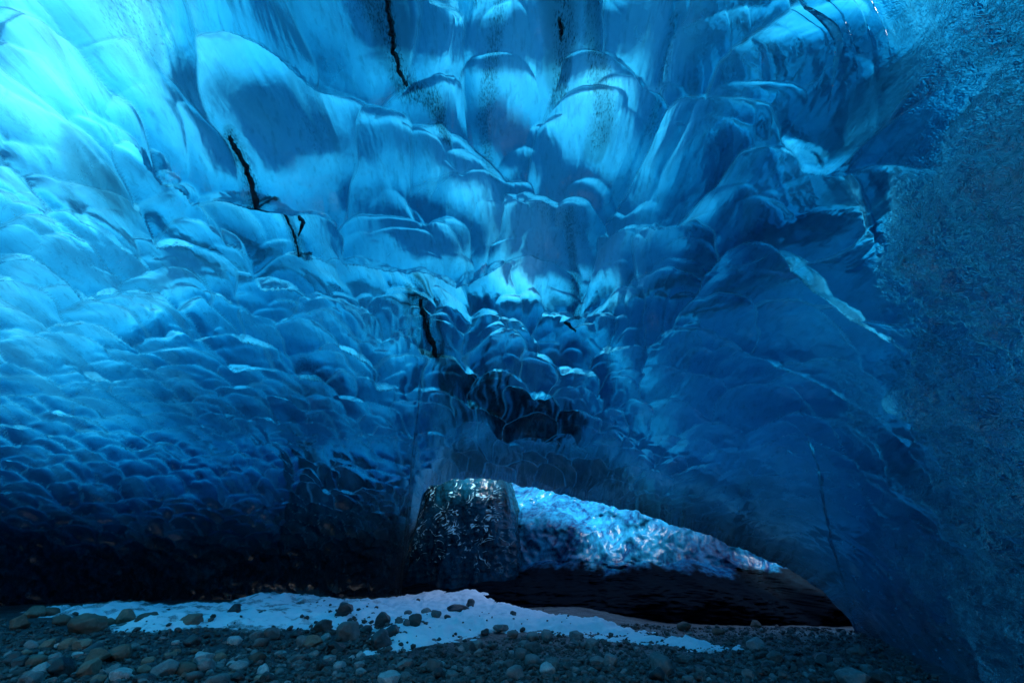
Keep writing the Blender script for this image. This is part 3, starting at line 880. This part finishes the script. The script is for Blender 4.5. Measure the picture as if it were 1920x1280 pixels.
# the stones one can point to: px, py, width, material (grey 0, brown 1, pale 2, wet black 3), shape, label
BIG = [
    (147, 1172, 64, 1, 0, 'largest brown boulder lying along the left snow strip', 1.0),
    (222, 1160, 34, 1, 1, 'rounded brown boulder in the snow just beyond the largest boulder', 1.2),
    (195, 1166, 21, 1, 2, 'small brown stone wedged between two boulders by the left snow', 1.0),
    (268, 1162, 40, 1, 3, 'humped brown rock in the snow, with a little stone on its top edge', 1.0),
    (347, 1163, 48, 1, 4, 'flat topped brown boulder standing alone in the middle of the left snow', 1.0),
    (435, 1143, 23, 3, 0, 'lone dark stone near the far edge of the left snow', 1.0),
    (568, 1155, 19, 3, 1, 'dark rounded stone sitting in a hollow at the right end of the left snow', 1.1),
    (20, 1170, 38, 1, 5, 'brown boulder cut by the edge of the picture beside the snow', 1.0),
    (50, 1148, 36, 1, 1, 'brown rock at the very tip of the left snow strip', 0.9),
    (82, 1148, 28, 1, 3, 'angular brown rock resting against the left snow tip', 1.0),
    (108, 1163, 30, 1, 2, 'dark brown rock tucked behind the largest boulder', 1.0),
    (80, 1207, 30, 1, 4, 'single brown stone in bare gravel below the left snow', 1.0),
    (147, 1257, 50, 1, 0, 'big rounded brown rock at the lower front edge', 1.1),
    (60, 1258, 42, 2, 1, 'pale smooth rock in the lower corner with a darker rock beside it', 0.9),
    (38, 1279, 54, 2, 3, 'pale blue grey rock at the very bottom corner', 0.8),
    (100, 1262, 40, 3, 4, 'dark jagged rock between the pale rock and the brown rock in front', 1.1),
    (295, 1255, 50, 2, 2, 'pale wedge shaped rock in the front gravel', 1.0),
    (373, 1237, 32, 2, 0, 'pale grey rock with a darker twin at its side', 1.0),
    (402, 1236, 27, 1, 2, 'brownish rock leaning on the pale grey rock', 1.1),
    (500, 1192, 31, 0, 1, 'grey rock at the front edge of the left snow', 1.0),
    (603, 1177, 35, 0, 4, 'grey slab shaped rock just left of the largest round boulder', 1.0),
    (578, 1204, 37, 1, 1, 'brown grey rock in front of the small pale block', 0.9),
    (606, 1197, 22, 2, 4, 'small pale block between two darker rocks', 1.0),
    (648, 1187, 50, 0, 0, 'largest round grey boulder in the heap by the snow tongue', 1.15),
    (640, 1147, 27, 3, 2, 'dark rock on top of the stone heap, far side', 1.0),
    (624, 1217, 34, 3, 3, 'wet black rock at the foot of the largest round boulder', 1.0),
    (681, 1180, 26, 3, 1, 'dark rock on the snowy side of the largest round boulder', 1.0),
    (713, 1168, 25, 3, 2, 'dark tilted rock standing on the bright snow tongue', 1.1),
    (709, 1203, 44, 3, 0, 'big wet black rock with a shiny face at the snow edge', 1.0),
    (730, 1192, 30, 3, 4, 'dark rock leaning on the big wet black rock', 1.1),
    (747, 1163, 21, 0, 2, 'small grey stone at the left of the cluster on the snow', 1.0),
    (762, 1170, 14, 0, 3, 'narrow upright grey stone in the cluster on the snow', 1.7),
    (778, 1166, 26, 0, 1, 'biggest grey stone of the cluster on the snow', 1.15),
    (763, 1149, 17, 0, 4, 'flat grey stone at the back of the cluster on the snow', 0.8),
    (738, 1177, 18, 3, 1, 'dark stone lowest of the cluster on the snow', 0.9),
    (798, 1145, 22, 2, 1, 'pale flat stone behind the rounded stone on the snow', 0.8),
    (816, 1152, 24, 0, 0, 'rounded grey stone at the right end of the cluster', 1.0),
    (838, 1157, 13, 3, 2, 'little dark stone alone right of the cluster', 0.7),
    (858, 1138, 50, 3, 4, 'low dark rubble block frozen in the snow before the pillar', 0.45),
    (881, 1133, 19, 3, 0, 'dark stone at the end of the low rubble block', 1.1),
    (962, 1149, 12, 0, 2, 'small stone standing where the snow meets the black undercut', 1.2),
    (938, 1176, 33, 2, 3, 'snow dusted rock half buried in the bright snow', 0.6),
    (1001, 1193, 27, 0, 3, 'grey rock on the front rim of the snow, left of its twin', 1.0),
    (1027, 1194, 29, 0, 1, 'grey rock on the front rim of the snow, right of its twin', 1.0),
    (960, 1190, 23, 0, 4, 'grey stone at the rim below the snow dusted rock', 0.9),
    (910, 1186, 16, 3, 3, 'small black stone pushed out on the snow rim', 1.2),
    (878, 1213, 32, 0, 2, 'grey rock with a flat top on the gravel bank below the snow', 1.0),
    (812, 1253, 34, 0, 0, 'tall smooth grey rock at the bottom middle', 1.2),
    (670, 1249, 20, 2, 0, 'pale stone among the fine gravel near the bottom middle', 1.0),
    (977, 1231, 29, 0, 4, 'grey pointed rock on the gravel bank', 1.1),
    (1080, 1190, 26, 0, 2, 'grey rock where the snow tongue narrows', 1.0),
    (848, 1268, 27, 0, 3, 'grey rock right of the tall smooth rock at the bottom', 1.0),
    (1423, 1210, 35, 2, 4, 'square pale grey rock standing on the flat gravel on the right', 1.0),
    (1404, 1206, 16, 0, 1, 'dark grey stone leaning on the square pale rock', 1.4),
    (1420, 1171, 21, 1, 1, 'brown pointed stone at the far edge of the right gravel', 1.0),
    (1288, 1175, 29, 1, 3, 'brown rock at the black shadow under the back ice', 0.9),
    (1350, 1183, 26, 1, 0, 'low brown rock between the shadow and the square rock', 0.8),
    (1247, 1252, 54, 0, 0, 'biggest grey boulder in the right hand gravel, with a rounded top', 1.15),
    (1147, 1241, 32, 0, 4, 'smooth grey rock left of the biggest gravel boulder', 1.0),
    (1617, 1275, 62, 0, 3, 'dark pyramid shaped boulder at the bottom by the frosted wall', 0.9),
    (1633, 1252, 29, 0, 2, 'grey stone just behind the pyramid shaped boulder', 0.9),
    (1567, 1253, 23, 0, 1, 'grey stone left of the pyramid shaped boulder', 1.0),
]
for px, py, w, m, i, lab, tall in BIG:
    put_rock(px, py, w, m, i, lab, tall=tall, sub=4 if w > 30 else 3)

LAND += [(147, 1172, 'the largest brown boulder'), (347, 1163, 'the flat topped brown boulder'), (80, 1207, 'the single brown stone'), (147, 1257, 'the big rounded brown rock'), (60, 1258, 'the pale smooth corner rock'),
         (295, 1255, 'the pale wedge shaped rock'), (388, 1237, 'the pale grey twin rocks'), (500, 1192, 'the grey rock at the snow edge'), (578, 1204, 'the brown rock by the pale block'), (648, 1187, 'the largest round grey boulder'),
         (624, 1217, 'the wet black rock'), (709, 1203, 'the shiny wet black rock'), (878, 1213, 'the flat topped rock on the bank'), (812, 1253, 'the tall smooth grey rock'), (670, 1249, 'the pale stone in fine gravel'),
         (977, 1231, 'the pointed rock on the bank'), (1014, 1193, 'the twin rocks on the snow rim'), (1080, 1190, 'the rock where the snow narrows'), (1423, 1210, 'the square pale rock'), (1247, 1252, 'the biggest gravel boulder'),
         (1147, 1241, 'the smooth rock beside the boulder'), (1617, 1275, 'the dark pyramid shaped boulder'), (1567, 1253, 'the grey stone by the pyramid boulder'), (1350, 1183, 'the low brown rock'), (1288, 1175, 'the brown rock at the shadow'), (450, 1225, 'the gravel below the left snow'), (720, 1240, 'the tip of the snow tongue'), (1330, 1235, 'the end of the thin snow strip'), (1450, 1245, 'the gravel by the frosted wall'), (210, 1225, 'the bare gravel below the boulders')]

# more cobbles, alike among themselves, by the part of the floor they lie on
ZONES = [  # pixel polygon box, how many, sizes, materials, label, group
    ((0, 420, 1205, 1280), 70, (15, 46), (1, 1, 0, 3, 2), 'one of many brownish cobbles scattered in the gravel below the left snow strip', 'cobbles below the left snow strip'),
    ((420, 700, 1190, 1280), 54, (14, 40), (0, 0, 3, 2, 1), 'one of many cobbles heaped round the largest round boulder', 'cobbles of the heap by the snow tongue'),
    ((700, 1120, 1205, 1280), 62, (14, 42), (0, 0, 2, 0, 3), 'one of many grey cobbles on the bank in front of the bright snow', 'cobbles on the bank before the snow'),
    ((1120, 1680, 1222, 1280), 40, (15, 44), (0, 0, 3, 0), 'one of many dark cobbles in the gravel towards the frosted wall', 'cobbles near the frosted wall'),
    ((1240, 1620, 1172, 1215), 12, (8, 15), (1, 0, 0), 'one of a few small stones scattered on the flat grit under the back ice', 'stones on the flat grit at the back'),
]
for (x0, x1, y0, y1), n, (w0, w1), mats, lab, grp in ZONES:
    k = tries = 0
    while k < n and tries < 6000:
        tries += 1
        px, py = random.uniform(x0, x1), random.uniform(y0, y1)
        edge_y = np.interp(px, [0, 160, 420, 650, 720, 820, 1000, 1120, 1330, 1500, 1700], [1190, 1196, 1190, 1190, 1226, 1210, 1192, 1200, 1226, 1175, 1215])
        if x0 != 1240 and py < edge_y: continue
        if px > 1560 and (px - 1560) > (py - 1150) * 1.35: continue
        w = w0 + (w1 - w0) * random.random() ** 2.0
        w *= 0.75 + 0.35 * (py - 1190) / 90
        x, y, t = on_ground(px, py)
        rw = w / FPX * t * 0.5
        if any((x - a) ** 2 + (y - b) ** 2 < (0.82 * (rw + r_)) ** 2 for a, b, r_ in placed): continue
        mt = random.choice(mats)
        put_rock(px, py, w, mt, random.randrange(6), cobble_label(px, py, w, mt), grp, sub=3, tall=random.uniform(0.75, 1.1), name='cobble', cat='cobble')
        k += 1

# ------------------------------------------------------------------ pebbles: nobody could count them
def ico_np(sub):
    bm = bmesh.new(); bmesh.ops.create_icosphere(bm, subdivisions=sub, radius=0.5)
    v = np.array([w.co[:] for w in bm.verts]); f = np.array([[w.index for w in q.verts] for q in bm.faces]); bm.free()
    return v, f


def pebbles(n, size0, size1, sub, on_snow=False):
    v0, f0 = ico_np(sub)
    out_v, out_f, tone = [], [], []
    cnt = 0
    while cnt < n:
        px = RNG.uniform(-60, 1760, 4000); py = 1160 + (1300 - 1160) * RNG.random(4000) ** 0.9
        if on_snow:
            px = np.where(RNG.random(4000) < 0.65, RNG.normal(655, 55, 4000), RNG.uniform(30, 1120, 4000)); py = np.where(RNG.random(4000) < 0.6, RNG.normal(1192, 16, 4000), RNG.uniform(1136, 1215, 4000))
        ey = np.interp(px, [0, 160, 420, 650, 720, 820, 1000, 1120, 1330, 1400, 1500, 1700], [1176, 1188, 1188, 1170, 1226, 1210, 1190, 1166, 1163, 1163, 1163, 1190])
        ok = (py > ey + RNG.normal(0, 4, 4000)) & ~((px > 1580) & ((px - 1580) > (py - 1150) * 1.5))
        if on_snow: ok = py > 1134
        for a, b in zip(px[ok], py[ok]):
            if cnt >= n: break
            d = ray(a, b); t = CAM_H / -d[2]
            x, y = d[0] * t, d[1] * t
            if on_snow and snow_z(x, y) < float(ground_z(x, y)): continue
            if not on_snow and a > 1050 and snow_z(x, y) > float(ground_z(x, y)) + 0.03: continue
            s = size0 + (size1 - size0) * RNG.random() ** 2.5
            out_v.append((x, y, s)); cnt += 1
    A = np.array(out_v)
    rot = RNG.normal(size=(n, 4)); rot /= np.linalg.norm(rot, axis=1)[:, None]
    w_, x_, y_, z_ = rot.T
    RM = np.stack([1 - 2 * (y_ ** 2 + z_ ** 2), 2 * (x_ * y_ - z_ * w_), 2 * (x_ * z_ + y_ * w_),
                   2 * (x_ * y_ + z_ * w_), 1 - 2 * (x_ ** 2 + z_ ** 2), 2 * (y_ * z_ - x_ * w_),
                   2 * (x_ * z_ - y_ * w_), 2 * (y_ * z_ + x_ * w_), 1 - 2 * (x_ ** 2 + y_ ** 2)], -1).reshape(-1, 3, 3)
    loc = v0[None] * (1 + RNG.uniform(-0.22, 0.22, (n, len(v0), 1))) * RNG.uniform(0.55, 1.0, (n, 1, 3))
    P = np.einsum('nij,nvj->nvi', RM, loc) * A[:, 2][:, None, None]
    P[..., 2] *= 0.75
    P[..., 0] += A[:, 0][:, None]; P[..., 1] += A[:, 1][:, None]
    P[..., 2] += ((np.array([snow_z(q[0], q[1]) for q in A]) if on_snow else ground_z(A[:, 0], A[:, 1])) + A[:, 2] * RNG.uniform(0.05, 0.32, n))[:, None]
    F = (f0[None] + (np.arange(n) * len(v0))[:, None, None]).reshape(-1, 3)
    return P.reshape(-1, 3), F, np.repeat(RNG.beta(1.6, 2.6, n), len(v0))


pv1, pf1, pt1 = pebbles(3600, 0.05, 0.12, 2)
pv2, pf2, pt2 = pebbles(16000, 0.02, 0.06, 1)
pv3, pf3, pt3 = pebbles(520, 0.03, 0.13, 2, True)
gravel = mesh_np('gravel', np.concatenate([pv1, pv2, pv3]), np.concatenate([pf1, pf2 + len(pv1), pf3 + len(pv1) + len(pv2)]), M_GRAVEL, smooth=False)
attr(gravel, 'tone', np.concatenate([pt1, pt2, pt3 * 0.5]))
tag(gravel, 'loose pebbles and grit covering the cave floor', 'gravel', kind='stuff')
